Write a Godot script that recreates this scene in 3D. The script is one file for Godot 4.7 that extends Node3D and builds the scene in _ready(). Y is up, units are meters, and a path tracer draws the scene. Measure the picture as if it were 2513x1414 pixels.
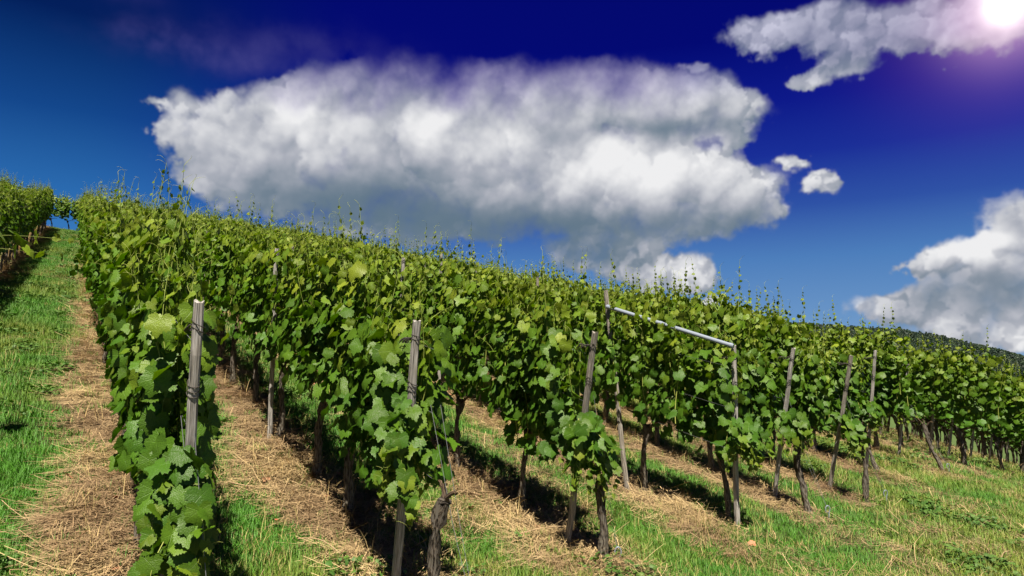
extends Node3D

# Hillside vineyard under a deep blue sky. Ground frame: u runs up the hill along the rows, v across the rows to the right.
const AZ := 0.5666880
const EYE := 2.261
const SLOPE := 0.1852
const VROW := [-1.85, 0.45, 1.98, 3.73, 5.62, 7.42, 8.95, 11.0, 13.0, 14.9, 16.6]
const FIRST := [4.2, 3.98, 4.03, 4.49, 5.09, 5.12, 5.33, 6.27, 6.25, 6.8, 6.85]
const POSTU := [3.6, 3.82, 4.25, 4.83, 4.92, 5.59, 5.79, 6.58, 7.17, 7.53, 7.9]
const ORDINAL := ["nearest", "second", "third", "fourth", "fifth", "sixth", "seventh", "eighth", "ninth", "tenth", "eleventh", "twelfth", "thirteenth", "fourteenth", "fifteenth", "sixteenth", "seventeenth", "eighteenth", "nineteenth", "twentieth", "twenty-first", "twenty-second", "twenty-third", "twenty-fourth", "twenty-fifth", "twenty-sixth", "twenty-seventh", "twenty-eighth", "twenty-ninth", "thirtieth", "thirty-first", "thirty-second", "thirty-third", "thirty-fourth", "thirty-fifth", "thirty-sixth", "thirty-seventh", "thirty-eighth", "thirty-ninth", "fortieth"]
const NAMED_VINES := 300
const CREST := 46.0
const EXPOSURE := 2.65

var rng := RandomNumberGenerator.new()
var noise := FastNoiseLite.new()
var names := {}
var M := {}
var leaf_near := []
var leaf_far := []
var leaf_meshes := []
var leaf_mats := []
var udir := Vector3(-sin(AZ), 0, -cos(AZ))
var vdir := Vector3(cos(AZ), 0, -sin(AZ))


# ---------- sky ----------
const CLOUDS := [[-9.0,22.6,7.5,2.6],[3.5,22.6,8.0,2.6],[-25.8,17.3,3.1,2.5],[-23.1,15.2,4.5,3.4],[-20.8,17.6,4.6,3.4],[-17.0,19.9,5.2,3.4],[-12.4,19.3,7.4,4.7],[-15.6,15.3,7.1,3.9],[-7.2,18.6,9.0,6.1],[-7.2,14.0,8.9,3.7],[-0.2,19.7,9.2,6.1],[-0.2,13.5,10.4,3.7],[6.8,19.6,8.3,5.1],[13.7,20.2,7.0,3.1],[17.9,18.9,3.5,2.5],[10.2,14.3,9.5,4.0],[17.0,13.3,5.2,3.1],[20.2,12.4,2.3,2.1],[11.8,10.9,8.3,1.8],[-21.2,13.2,4.6,2.2],[-25.4,13.7,1.7,0.9],[-28.7,18.8,1.0,0.5],[-23.3,19.7,0.7,1.0],[-8.8,11.0,8.5,1.3],[25.2,13.6,1.75,1.25],[22.9,15.2,1.1,0.65],[6.4,8.9,4.6,1.5],[10.0,8.0,4.2,1.5],[13.7,7.3,3.2,1.4],[16.2,4.8,0.8,0.9],[13.0,6.5,3.9,1.3],[34.6,6.3,3.3,2.3],[36.6,9.0,2.5,2.5],[32.2,7.1,2.5,1.2],[32.7,4.2,4.6,2.0],[36.3,5.1,2.7,2.5],[34.8,2.4,3.5,1.4],[29.6,3.8,3.4,1.25],[34.5,1.6,5.5,1.5],[21.9,24.9,4.6,1.6],[25.8,24.8,3.8,2.2],[28.6,23.2,3.6,1.6],[31.9,23.8,4.7,1.8],[36.1,22.6,3.8,2.3],[26.0,21.4,2.9,0.9],[23.6,21.5,1.2,0.6],[15.1,23.3,1.2,0.5],[40.5,24.0,4.0,2.5],[41.0,6.0,4.0,3.0],[45.0,8.0,4.0,2.5]]
const VEILS := [[-23.5,23.0,6.0,1.0,0.45],[-28.1,23.3,3.3,1.1,0.3],[-31.0,26.0,2.5,0.8,0.25],[-17.0,24.5,6.0,1.2,0.25]]
const SHADES := [[-17.7,19.8,2.9,2.2,0.25],[-7.2,19.3,2.1,1.6,0.30],[-25.0,17.1,3.2,2.1,0.15],[-0.2,18.4,2.1,1.3,0.20],[11.9,16.5,6.7,1.6,0.35],[6.7,15.0,4.8,1.3,0.20],[15.4,21.6,4.0,1.2,0.15],[19.9,14.0,3.1,1.6,0.20],[33.4,7.6,2.4,0.9,0.30],[35.8,8.2,1.8,0.7,0.25],[14.3,7.5,2.3,1.0,0.20],[0.5,11.1,11.4,1.7,-0.60],[-12.3,13.8,6.7,2.0,-0.30],[-15.5,12.7,8.1,1.6,-0.30],[11.9,19.0,6.7,0.8,-0.35],[18.5,18.2,3.2,0.8,-0.30],[17.6,10.9,4.7,1.3,-0.30],[-9.0,21.7,5.2,1.9,-0.10],[35.1,4.6,3.7,1.7,-0.30],[7.7,8.6,4.6,1.2,-0.42],[-7.5,11.7,5.5,1.3,-0.30],[26.3,21.6,3.4,0.9,-0.20]]
const A0 := -48.0
const A1 := 48.0
const E0 := -2.0
const E1 := 40.0
var lw := 240
var lh := 105
var low_d := PackedFloat32Array()
var low_b := PackedFloat32Array()
var low_v := PackedFloat32Array()
var hw := 640
var hh := 280
var hgt := PackedFloat32Array()
var cn := FastNoiseLite.new()
var cn2 := FastNoiseLite.new()
var cn3 := FastNoiseLite.new()


func sky_fields() -> void:
	low_d.resize(lw * lh)
	low_b.resize(lw * lh)
	low_v.resize(lw * lh)
	for j in lh:
		var e := lerpf(E0, E1, (j + 0.5) / lh)
		for i in lw:
			var a := lerpf(A0, A1, (i + 0.5) / lw)
			var keep := 1.0
			for c in CLOUDS:
				var dx: float = (a - c[0]) / c[2]
				var dy: float = (e - c[1]) / c[3]
				var q: float = dx * dx + dy * dy
				if q < 4.0:
					keep *= 1.0 - 0.96 * exp(-q * q * q * 1.3)
			low_d[j * lw + i] = 1.0 - keep
			var b := 0.0
			for c in SHADES:
				var dx: float = (a - c[0]) / c[2]
				var dy: float = (e - c[1]) / c[3]
				b += c[4] * exp(-(dx * dx + dy * dy) * 1.1)
			low_b[j * lw + i] = b
			b = 0.0
			for c in VEILS:
				var dx: float = (a - c[0]) / c[2]
				var dy: float = (e - c[1]) / c[3]
				b += c[4] * exp(-(dx * dx + dy * dy))
			low_v[j * lw + i] = b


func heap_puffs() -> void:
	# every cloud is a heap of round puffs; their upper envelope is the relief that catches the light
	var r := RandomNumberGenerator.new()
	r.seed = 31
	var cell := (A1 - A0) / hw
	hgt.resize(hw * hh)
	for c in CLOUDS:
		var n := int(clampf(c[2] * c[3] * 2.6, 7.0, 70.0))
		for i in n:
			var th := r.randf() * TAU
			var q := sqrt(r.randf())
			var small: float = minf(c[2], c[3])
			var pr: float = small * r.randf_range(.16, .5) * (1.0 if q < .7 else .7)
			var pa: float = c[0] + cos(th) * q * c[2] * .92
			var pe: float = c[1] + sin(th) * q * c[3] * (.92 if sin(th) > 0.0 else .75)
			var pz := r.randf_range(-.3, .5) * pr + .6 * sqrt(maxf(1.0 - q * q, 0.0)) * small
			var i0 := maxi(int((pa - pr - A0) / cell), 0)
			var i1 := mini(int((pa + pr - A0) / cell) + 1, hw - 1)
			var j0 := maxi(int((pe - pr - E0) / cell), 0)
			var j1 := mini(int((pe + pr - E0) / cell) + 1, hh - 1)
			for j in range(j0, j1 + 1):
				for k in range(i0, i1 + 1):
					var dx := A0 + k * cell - pa
					var dy := E0 + j * cell - pe
					var d := pr * pr - dx * dx - dy * dy
					if d > 0.0:
						var at := j * hw + k
						hgt[at] = maxf(hgt[at], pz + sqrt(d) + 1.0)


func relief_at(a: float, e: float) -> float:
	var cell := (A1 - A0) / hw
	var x := clampf((a - A0) / cell, 0.0, hw - 1.001)
	var y := clampf((e - E0) / cell, 0.0, hh - 1.001)
	var i := int(x)
	var j := int(y)
	x -= i
	y -= j
	var k := j * hw + i
	return lerpf(lerpf(hgt[k], hgt[k + 1], x), lerpf(hgt[k + hw], hgt[k + hw + 1], x), y)


func low(f: PackedFloat32Array, a: float, e: float) -> float:
	var x := clampf((a - A0) / (A1 - A0) * lw - 0.5, 0.0, lw - 1.001)
	var y := clampf((e - E0) / (E1 - E0) * lh - 0.5, 0.0, lh - 1.001)
	var i := int(x)
	var j := int(y)
	x -= i
	y -= j
	var k := j * lw + i
	return lerpf(lerpf(f[k], f[k + 1], x), lerpf(f[k + lw], f[k + lw + 1], x), y)


func ramp(e: float, stops: Array) -> Vector3:
	for i in range(1, stops.size()):
		if e < stops[i][0]:
			var t: float = clampf((e - stops[i - 1][0]) / (stops[i][0] - stops[i - 1][0]), 0, 1)
			return (stops[i - 1][1] as Vector3).lerp(stops[i][1], t)
	return stops[-1][1]


const AIR := [[0.0, Vector3(.20, .37, .60)], [4.0, Vector3(.135, .29, .56)], [8.0, Vector3(.075, .21, .50)], [12.0, Vector3(.028, .085, .38)], [16.0, Vector3(.010, .028, .31)], [20.0, Vector3(.004, .010, .25)], [25.0, Vector3(.001, .003, .17)], [32.0, Vector3(.001, .003, .15)], [90.0, Vector3(.001, .004, .13)]]
const AIR_WEST := [[0.0, Vector3(.17, .34, .60)], [8.0, Vector3(.045, .20, .50)], [12.0, Vector3(.024, .145, .43)], [17.5, Vector3(.007, .063, .26)], [24.0, Vector3(.001, .014, .105)], [32.0, Vector3(.001, .006, .10)], [90.0, Vector3(.001, .004, .13)]]


func sky_color(a: float, e: float) -> Vector3:
	var ar := deg_to_rad(a)
	var er := deg_to_rad(e)
	var d := Vector3(sin(ar) * cos(er), sin(er), -cos(ar) * cos(er))
	var west := smoothstep(-12.0, -34.0, a) * (1.0 - smoothstep(-120.0, -170.0, a))
	var c := ramp(e, AIR).lerp(ramp(e, AIR_WEST), west)
	if e < -1.5:
		return c
	# clouds: soft masses with a ragged, billowing edge
	var n1 := cn.get_noise_3dv(d * 260.0)
	var n2 := cn.get_noise_3dv(d * 260.0 + Vector3(31.7, 11.3, 5.1))
	var n3 := cn2.get_noise_3dv(d * 900.0)
	var puff := -cn3.get_noise_3dv(d * 190.0)
	var wa := a + 1.5 * n1 + 0.30 * n3
	var we := e + 1.1 * n2 + 0.28 * n3
	var inside := smoothstep(46.0, 40.0, absf(a)) * smoothstep(39.0, 34.0, e)
	var den := 0.0
	var shade := 0.0
	var veil := 0.0
	if inside > 0.0:
		den = low(low_d, wa, we) * inside
		shade = low(low_b, a + 1.2 * n1, e + 0.8 * n2) * inside
		veil = low(low_v, a + 1.5 * n1, e + 1.0 * n2) * inside
	if inside < 1.0:
		var far_n := cn.get_noise_3dv(Vector3(d.x, d.y * 2.2, d.z) * 75.0)
		den = maxf(den, (1.0 - inside) * smoothstep(0.02, 0.45, far_n + 0.25 * n3 + 0.12 * exp(-pow((e - 22.0) / 16.0, 2.0))) * smoothstep(58.0, 42.0, e))
	var rim := smoothstep(0.02, 0.25, den)
	den += rim * (0.30 * puff + 0.26 * n3 * (1.0 - den) + 0.16 * n1)
	var soft := smoothstep(-0.30, 0.25, n2 + 1.1 * shade)
	var alpha := smoothstep(lerpf(0.03, 0.20, soft), lerpf(0.98, 0.48, soft), den)
	# billows lit from above and the left, greyer underneath
	var relief := puff + cn3.get_noise_3dv(d * 190.0 + Vector3(-0.9, 1.6, 0.0))
	var broad := cn.get_noise_3dv(d * 120.0) - cn.get_noise_3dv(d * 120.0 + Vector3(-2.0, 4.5, 0.0))
	var ra := a + 0.95 * n1 + 0.38 * n3
	var re := e + 0.75 * n2 + 0.34 * n3
	var lobes := 0.0
	if inside > 0.0:
		lobes = clampf(relief_at(ra, re) - relief_at(ra - 0.30, re + 0.55), -0.9, 0.9) + 0.5 * clampf(relief_at(ra, re) - relief_at(ra - 0.8, re + 1.3), -1.2, 1.2)
	var mass := cn.get_noise_3dv(d * 75.0 + Vector3(7.0, 3.0, 50.0))
	var t := 0.57 + shade * 1.4 + 0.10 * relief + 0.32 * broad + 0.40 * mass + 0.13 * lobes * inside + 0.05 * puff + 0.04 * n3
	t -= 0.20 * (1.0 - smoothstep(0.3, 0.95, den))
	t = clampf(0.3 * exp((t - 0.3) / 0.3) if t < 0.3 else t, 0.0, 1.0)
	var cc: Vector3
	if t < 0.5:
		cc = Vector3(.115, .180, .245).lerp(Vector3(.42, .44, .50), t * 2.0)
	else:
		cc = Vector3(.42, .44, .50).lerp(Vector3(.86, .86, .87), t * 2.0 - 1.0)
	# high up the clouds thin out into the deep blue
	var thin := 1.0
	if a < 17.0:
		thin = 1.0 - smoothstep(19.6, 25.2, e + 1.5 * n1 + 0.5 * n2) * smoothstep(19.0, 12.0, a)
	var high := smoothstep(20.0, 23.0, e) * smoothstep(12.0, 16.0, a)
	cc = cc.lerp(Vector3(cc.x * 0.62, cc.y * 0.62, cc.z * 0.74), high)
	cc = cc.lerp(cc * 1.25, high)
	alpha = lerpf(alpha, smoothstep(0.10, 0.85, den) * 0.9, high)
	cc = cc.lerp(Vector3(cc.x * 0.72, cc.y * 0.62, cc.z * 0.95), 1.0 - thin)
	c = c.lerp(cc, alpha * thin)
	c = c.lerp(Vector3(.075, .07, .27), clampf(veil * (0.8 + 1.4 * n1), 0.0, 0.8) * (1.0 - alpha * thin))
	# glow painted into the cloud, upper right; the sun itself stands behind the camera
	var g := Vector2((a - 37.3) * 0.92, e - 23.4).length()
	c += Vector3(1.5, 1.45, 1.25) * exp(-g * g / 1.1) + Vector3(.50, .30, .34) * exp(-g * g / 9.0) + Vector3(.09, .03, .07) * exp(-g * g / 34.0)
	return c


func sky_rows(w: int, h: int, x0: int, x1: int, y0: int, y1: int) -> Image:
	var data := PackedFloat32Array()
	data.resize((x1 - x0) * (y1 - y0) * 3)
	var k := 0
	for y in range(y0, y1):
		var e := 90.0 - (y + 0.5) / h * 180.0
		for x in range(x0, x1):
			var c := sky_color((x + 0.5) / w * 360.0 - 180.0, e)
			c /= EXPOSURE
			data[k] = c.x
			data[k + 1] = c.y
			data[k + 2] = c.z
			k += 3
	return Image.create_from_data(x1 - x0, y1 - y0, false, Image.FORMAT_RGBF, data.to_byte_array())


func make_sky() -> Sky:
	cn.seed = 11
	cn.frequency = 0.045
	cn.noise_type = FastNoiseLite.TYPE_SIMPLEX_SMOOTH
	cn.fractal_octaves = 5
	cn.fractal_gain = 0.55
	cn2.seed = 4
	cn2.frequency = 0.05
	cn2.noise_type = FastNoiseLite.TYPE_SIMPLEX
	cn2.fractal_octaves = 4
	cn2.fractal_gain = 0.6
	cn3.seed = 9
	cn3.frequency = 0.045
	cn3.noise_type = FastNoiseLite.TYPE_SIMPLEX_SMOOTH
	cn3.fractal_type = FastNoiseLite.FRACTAL_RIDGED
	cn3.fractal_octaves = 5
	cn3.fractal_gain = 0.5
	sky_fields()
	heap_puffs()
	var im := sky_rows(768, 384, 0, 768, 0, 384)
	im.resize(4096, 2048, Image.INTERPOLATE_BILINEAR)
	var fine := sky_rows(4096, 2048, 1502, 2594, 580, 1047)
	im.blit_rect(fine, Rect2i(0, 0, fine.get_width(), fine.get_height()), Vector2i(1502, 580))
	# a panorama begins straight ahead: bring north to its first column
	var turned := Image.create(4096, 2048, false, Image.FORMAT_RGBF)
	turned.blit_rect(im, Rect2i(2048, 0, 2048, 2048), Vector2i(0, 0))
	turned.blit_rect(im, Rect2i(0, 0, 2048, 2048), Vector2i(2048, 0))
	im = turned
	var pm := PanoramaSkyMaterial.new()
	pm.panorama = ImageTexture.create_from_image(im)
	var s := Sky.new()
	s.sky_material = pm
	return s


# ---------- ground ----------
func hill_height(x: float, fwd: float) -> float:
	var r := Vector2(x, fwd).length()
	if r < 300.0 or fwd < 0.0:
		return 0.0
	var a := rad_to_deg(atan2(x, fwd))
	var top := 60.0 if a < 20.0 else 0.0
	if a >= 20.0:
		top = ramp(a, [[20.0, Vector3(60, 0, 0)], [26.4, Vector3(50, 0, 0)], [30.0, Vector3(45, 0, 0)], [32.1, Vector3(37, 0, 0)], [33.8, Vector3(28, 0, 0)], [35.4, Vector3(20, 0, 0)], [36.8, Vector3(12, 0, 0)], [42.0, Vector3(6, 0, 0)], [50.0, Vector3(0, 0, 0)], [90.0, Vector3(0, 0, 0)]]).x
	return top * smoothstep(720.0, 960.0, r) * smoothstep(-60.0, -20.0, a)


func gy(u: float, v: float) -> float:
	var hu: float
	if u < -1.0:
		hu = -SLOPE + 0.03 * maxf(u + 1.0, -60.0)
	elif u < CREST:
		hu = SLOPE * u + 0.00047 * u * u
	else:
		var t := u - CREST
		hu = SLOPE * CREST + 0.00047 * CREST * CREST
		hu += 0.228 * t - 0.017 * t * t if t < 7.0 else 0.228 * 7.0 - 0.017 * 49.0 - 0.01 * minf(t - 7.0, 100.0)
	var hv := -0.0683 * v
	if v > 12.5:
		var w := minf(v - 12.5, 120.0)
		hv -= 0.135 * (w - 3.0 * (1.0 - exp(-w / 3.0)))
	elif v < -20.0:
		hv = 1.366
	var y := hu + hv
	var d := Vector2(u, v).length()
	if d > 60.0:
		y = lerpf(y, -20.0, smoothstep(60.0, 420.0, d) * smoothstep(-0.2, 0.6, v / d))
	if d > 300.0:
		var p := udir * u + vdir * v
		y += hill_height(p.x, -p.z)
	return y


func W(u: float, v: float, h := 0.0) -> Vector3:
	var p := udir * u + vdir * v
	p.y = gy(u, v) + h
	return p


func vrow(k: int) -> float:
	if k < 0:
		return -1.85 + 1.78 * k
	return VROW[k] if k < 11 else 16.6 + 1.78 * (k - 10)


func first_u(k: int) -> float:
	if k < 0:
		return 26.0
	return FIRST[k] if k < 11 else 6.85 + 0.36 * (k - 10)


func post_u(k: int) -> float:
	if k < 0:
		return 25.3
	return POSTU[k] if k < 11 else 7.9 + 0.36 * (k - 10)


func straw_share(u: float, v: float) -> float:
	# mulch of dry straw lies under the vines, a little further out on the left of each row
	var best := 0.0
	for k in range(-3, 30):
		var w := v - vrow(k)
		if w > -1.3 and w < 1.0:
			var edge := 0.22 * noise.get_noise_2d(u * 9.0, v * 9.0 + 40.0)
			var s := smoothstep(-0.60, -0.38, w + edge) * (1.0 - smoothstep(0.16, 0.40, w + edge))
			var out := post_u(k) - u
			s *= 1.0 - 0.80 * smoothstep(-0.3, 1.2, out + 1.6 * noise.get_noise_2d(u * 5.0, v * 12.0))
			best = maxf(best, s)
	var patch := smoothstep(0.22, 0.5, noise.get_noise_2d(u * 6.0 + 100.0, v * 6.0))
	best = maxf(best, 0.55 * patch)
	if u < 3.2:
		best = maxf(best, 0.5 * smoothstep(0.0, 0.35, noise.get_noise_2d(u * 8.0, v * 3.0 - 77.0)))
	return best


func grow_lines(a: float, b: float, fine: float, lo: float, hi: float, rate: float, cap: float) -> PackedFloat32Array:
	var r := PackedFloat32Array()
	var x := a
	var s := fine
	while x > lo:
		s = minf(s * rate, cap)
		x -= s
		r.append(x)
	r.reverse()
	x = a
	while x < b:
		r.append(x)
		x += fine
	s = fine
	while x < hi:
		r.append(x)
		s = minf(s * rate, cap)
		x += s
	r.append(hi)
	return r


func make_ground() -> void:
	var us := grow_lines(1.0, 16.0, 0.11, -2500.0, 2500.0, 1.06, 60.0)
	var vs := grow_lines(-2.5, 16.0, 0.09, -2500.0, 2500.0, 1.06, 60.0)
	var pos := PackedVector3Array()
	var col := PackedColorArray()
	var idx := PackedInt32Array()
	var soil := Color(.15, .105, .065)
	var straw := Color(.29, .21, .11)
	var turf := Color(.055, .085, .018)
	var meadow := Color(.075, .13, .03)
	for u in us:
		for v in vs:
			var near := absf(u) < 70.0 and absf(v) < 60.0
			var n := noise.get_noise_2d(u * 14.0, v * 14.0)
			var p := W(u, v)
			var c := meadow
			if near:
				var s := straw_share(u, v)
				p.y += 0.035 * n + 0.03 * noise.get_noise_2d(u * 50.0, v * 50.0) + 0.03 * s
				c = turf.lerp(soil.lerp(straw, clampf(0.65 + n, 0, 1)), s)
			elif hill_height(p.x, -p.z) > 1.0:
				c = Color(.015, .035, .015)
			pos.append(p)
			col.append(c)
	var w := vs.size()
	for i in us.size() - 1:
		for j in w - 1:
			var a := i * w + j
			idx.append_array([a, a + w, a + 1, a + 1, a + w, a + w + 1])
	var st := SurfaceTool.new()
	var arr := []
	arr.resize(Mesh.ARRAY_MAX)
	arr[Mesh.ARRAY_VERTEX] = pos
	arr[Mesh.ARRAY_COLOR] = col
	arr[Mesh.ARRAY_INDEX] = idx
	st.create_from_arrays(arr)
	st.generate_normals()
	var o := put("ground", st.commit(), M.ground)
	o.set_meta("kind", "structure")
	o.set_meta("label", "grassy hillside with straw strips under the vine rows")


# ---------- helpers ----------
func numbered(n: String) -> String:
	if not names.has(n):
		names[n] = 0
		return n
	names[n] += 1
	return "%s_%03d" % [n, names[n]]


func put(called: String, mesh: Mesh, mat: Material, parent: Node = self) -> MeshInstance3D:
	var o := MeshInstance3D.new()
	o.mesh = mesh
	o.material_override = mat
	o.name = numbered(called) if parent == self else called
	parent.add_child(o, true)
	return o


func tag(o: Node, label: String, category: String, group := "", kind := "") -> void:
	o.set_meta("label", label)
	o.set_meta("category", category)
	if group:
		o.set_meta("group", group)
	if kind:
		o.set_meta("kind", kind)


func thing(called: String, at: Vector3, turn := 0.0) -> Node3D:
	var o := Node3D.new()
	o.name = numbered(called)
	add_child(o)
	o.position = at
	o.rotation.y = turn
	return o


class Soup:
	var pos := PackedVector3Array()
	var nor := PackedVector3Array()
	var uv := PackedVector2Array()
	var col := PackedColorArray()
	var idx := PackedInt32Array()

	func tube(path: PackedVector3Array, radii: PackedFloat32Array, sides: int, c0: Color, c1: Color, cap := true) -> void:
		var at := pos.size()
		var n := path.size()
		var ref := Vector3(0.3, 0.2, 1.0).normalized()
		var run := 0.0
		for i in n:
			var d := (path[mini(i + 1, n - 1)] - path[maxi(i - 1, 0)]).normalized()
			if absf(d.dot(ref)) > 0.95:
				ref = Vector3(1, 0.1, 0)
			var x := ref.cross(d).normalized()
			var y := d.cross(x)
			if i > 0:
				run += path[i].distance_to(path[i - 1])
			for s in sides + 1:
				var a := TAU * s / sides
				var o := x * cos(a) + y * sin(a)
				pos.append(path[i] + o * radii[i])
				nor.append(o)
				uv.append(Vector2(float(s) / sides, run))
				col.append(c0.lerp(c1, float(i) / (n - 1)))
		for i in n - 1:
			for s in sides:
				var a := at + i * (sides + 1) + s
				var b := a + sides + 1
				idx.append_array([a, a + 1, b, a + 1, b + 1, b])
		if cap:
			for e in 2:
				var i := 0 if e == 0 else n - 1
				var d := (path[1] - path[0] if e == 0 else path[n - 2] - path[n - 1]).normalized() * -1.0
				var c := pos.size()
				pos.append(path[i] + d * radii[i] * 0.12)
				nor.append(d)
				uv.append(Vector2(0.5, run * e))
				col.append(c0 if e == 0 else c1)
				for s in sides + 1:
					pos.append(pos[at + i * (sides + 1) + s])
					nor.append(d)
					uv.append(uv[at + i * (sides + 1) + s])
					col.append(c0 if e == 0 else c1)
				for s in sides:
					if e == 0:
						idx.append_array([c, c + 2 + s, c + 1 + s])
					else:
						idx.append_array([c, c + 1 + s, c + 2 + s])

	func leaf(t: Dictionary, x: Transform3D, c: Color) -> void:
		var at := pos.size()
		pos.append_array(x * (t.pos as PackedVector3Array))
		for n in t.nor:
			nor.append((x.basis * n).normalized())
		uv.append_array(t.uv)
		for i in t.pos.size():
			col.append(c)
		for i in t.idx:
			idx.append(at + i)

	func mesh() -> ArrayMesh:
		for i in range(0, idx.size(), 3):
			var a := idx[i]
			var b := idx[i + 1]
			var c := idx[i + 2]
			if (pos[c] - pos[a]).cross(pos[b] - pos[a]).dot(nor[a] + nor[b] + nor[c]) < 0.0:
				idx[i + 1] = c
				idx[i + 2] = b
		var arr := []
		arr.resize(Mesh.ARRAY_MAX)
		arr[Mesh.ARRAY_VERTEX] = pos
		arr[Mesh.ARRAY_NORMAL] = nor
		arr[Mesh.ARRAY_TEX_UV] = uv
		arr[Mesh.ARRAY_COLOR] = col
		arr[Mesh.ARRAY_INDEX] = idx
		var m := ArrayMesh.new()
		m.add_surface_from_arrays(Mesh.PRIMITIVE_TRIANGLES, arr)
		return m


# ---------- leaf ----------
const LOBES := [[0.0, 1.0], [12.0, .92], [24.0, .83], [33.0, .77], [42.0, .84], [50.0, .92], [58.0, .95], [68.0, .90], [78.0, .83], [88.0, .76], [98.0, .79], [110.0, .83], [120.0, .82], [132.0, .75], [145.0, .66], [158.0, .50], [170.0, .28]]


func leaf_template(steps: PackedFloat32Array, teeth: float, fold: float, droop: float, wave: float, sd: int) -> Dictionary:
	var r := RandomNumberGenerator.new()
	r.seed = sd
	var pts := PackedVector2Array()
	var stops := []
	for l in LOBES:
		stops.append([l[0], Vector3(l[1] * r.randf_range(.92, 1.08), 0, 0)])
	for side in [1, -1]:
		var list := steps.duplicate()
		if side == -1:
			list.reverse()
		for i in list.size():
			var a: float = list[i]
			if side == -1 and a == 0.0:
				continue
			var rad: float = ramp(a, stops).x * (1.0 + teeth * (1.0 if i % 2 == 0 else -1.0))
			pts.append(Vector2(sin(deg_to_rad(a)) * rad * side * 0.92, cos(deg_to_rad(a)) * rad))
	var pos := PackedVector3Array()
	var nor := PackedVector3Array()
	var uv := PackedVector2Array()
	var idx := PackedInt32Array()
	var all := PackedVector2Array([Vector2(0, 0.12)])
	all.append_array(pts)
	for p in all:
		var z := -fold * absf(p.x) - droop * p.y * absf(p.y) + wave * sin(p.x * 7.0 + sd) * p.y - wave * 0.7 * cos(p.y * 6.0)
		pos.append(Vector3(p.x, p.y, z))
		nor.append(Vector3(fold * signf(p.x) * 0.8, 2.0 * droop * absf(p.y), 1.0).normalized())
		uv.append(Vector2(0.5 + p.x * 0.5, 0.62 - p.y * 0.5))
	var n := pts.size()
	for i in n:
		var b := 1 + i
		var c := 1 + (i + 1) % n
		# outline runs clockwise as seen from +z: tip, right side, back, left side
		idx.append_array([0, b, c])
	return {"pos": pos, "nor": nor, "uv": uv, "idx": idx}


func template_mesh(t: Dictionary) -> ArrayMesh:
	var arr := []
	arr.resize(Mesh.ARRAY_MAX)
	arr[Mesh.ARRAY_VERTEX] = t.pos
	arr[Mesh.ARRAY_NORMAL] = t.nor
	arr[Mesh.ARRAY_TEX_UV] = t.uv
	arr[Mesh.ARRAY_INDEX] = t.idx
	var m := ArrayMesh.new()
	m.add_surface_from_arrays(Mesh.PRIMITIVE_TRIANGLES, arr)
	return m


func make_leaf_templates() -> void:
	var near := PackedFloat32Array()
	for i in 22:
		near.append(i * 8.0 if i < 21 else 172.0)
	var far := PackedFloat32Array([0, 17, 33, 57, 88, 112, 145, 172])
	for i in 6:
		var fo: float = [.28, .42, .14, .52, -.18, .34][i]
		var dr: float = [.20, .10, .36, .26, .16, .44][i]
		leaf_near.append(leaf_template(near, 0.055, fo, dr, 0.085, i + 1))
		leaf_far.append(leaf_template(far, 0.0, fo, dr, 0.06, i + 1))
		leaf_meshes.append(template_mesh(leaf_near[i]))


func leaf_texture(bump: bool) -> ImageTexture:
	var n := 192
	var im := Image.create(n, n, false, Image.FORMAT_RGB8)
	var fine := FastNoiseLite.new()
	fine.frequency = 0.04
	fine.seed = 5
	for j in n:
		for i in n:
			var p := Vector2((i + 0.5) / n * 2.0 - 1.0, (0.62 - (j + 0.5) / n) * 2.0)
			var vein := 0.0
			var ang := absf(rad_to_deg(atan2(p.x, p.y)))
			var r := p.length()
			for a in [0.0, 56.0, 114.0]:
				var da := deg_to_rad(ang - a)
				if absf(da) < 0.9:
					var across := absf(sin(da) * r)
					var along := cos(da) * r
					vein = maxf(vein, 1.0 - across / (0.028 * (1.15 - along)))
					# side veins leave the main one at a slant
					var ph := fposmod((along - across * 0.9) * 7.0, 1.0)
					vein = maxf(vein, 0.6 * (1.0 - absf(ph - 0.5) / 0.09) * smoothstep(0.5, 0.05, across))
			vein = clampf(vein, 0.0, 1.0)
			var m := fine.get_noise_2d(i * 2.0, j * 2.0)
			if bump:
				var g := 0.5 - 0.4 * vein + 0.25 * m
				im.set_pixel(i, j, Color(g, g, g))
			else:
				var b := 0.86 + 0.10 * m
				im.set_pixel(i, j, Color(b, b, b).lerp(Color(1.0, 1.0, 0.86), 0.75 * vein))
	return ImageTexture.create_from_image(im)


func leaf_color(age: float, r: RandomNumberGenerator) -> Color:
	# age 0: full-grown leaf low in the canopy; 1: young growth at the shoot tips
	var a := clampf(age + r.randf_range(-.2, .2), 0.0, 1.0)
	var c := Color(.060, .150, .012).lerp(Color(.095, .185, .013), minf(a * 2.0, 1.0)).lerp(Color(.215, .28, .022), maxf(a * 2.0 - 1.0, 0.0))
	var b := r.randf_range(.8, 1.25)
	if r.randf() < 0.012:
		c = c.lerp(Color(.17, .20, .03), 0.6)
	return Color(c.r * b, c.g * b, c.b * b)


# ---------- vines ----------
func leaf_basis(n: Vector3, tip: Vector3, s: float) -> Basis:
	n = n.normalized()
	tip = (tip - n * tip.dot(n)).normalized()
	var x := tip.cross(n)
	return Basis(x * s, tip * s, n * s)


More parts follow.
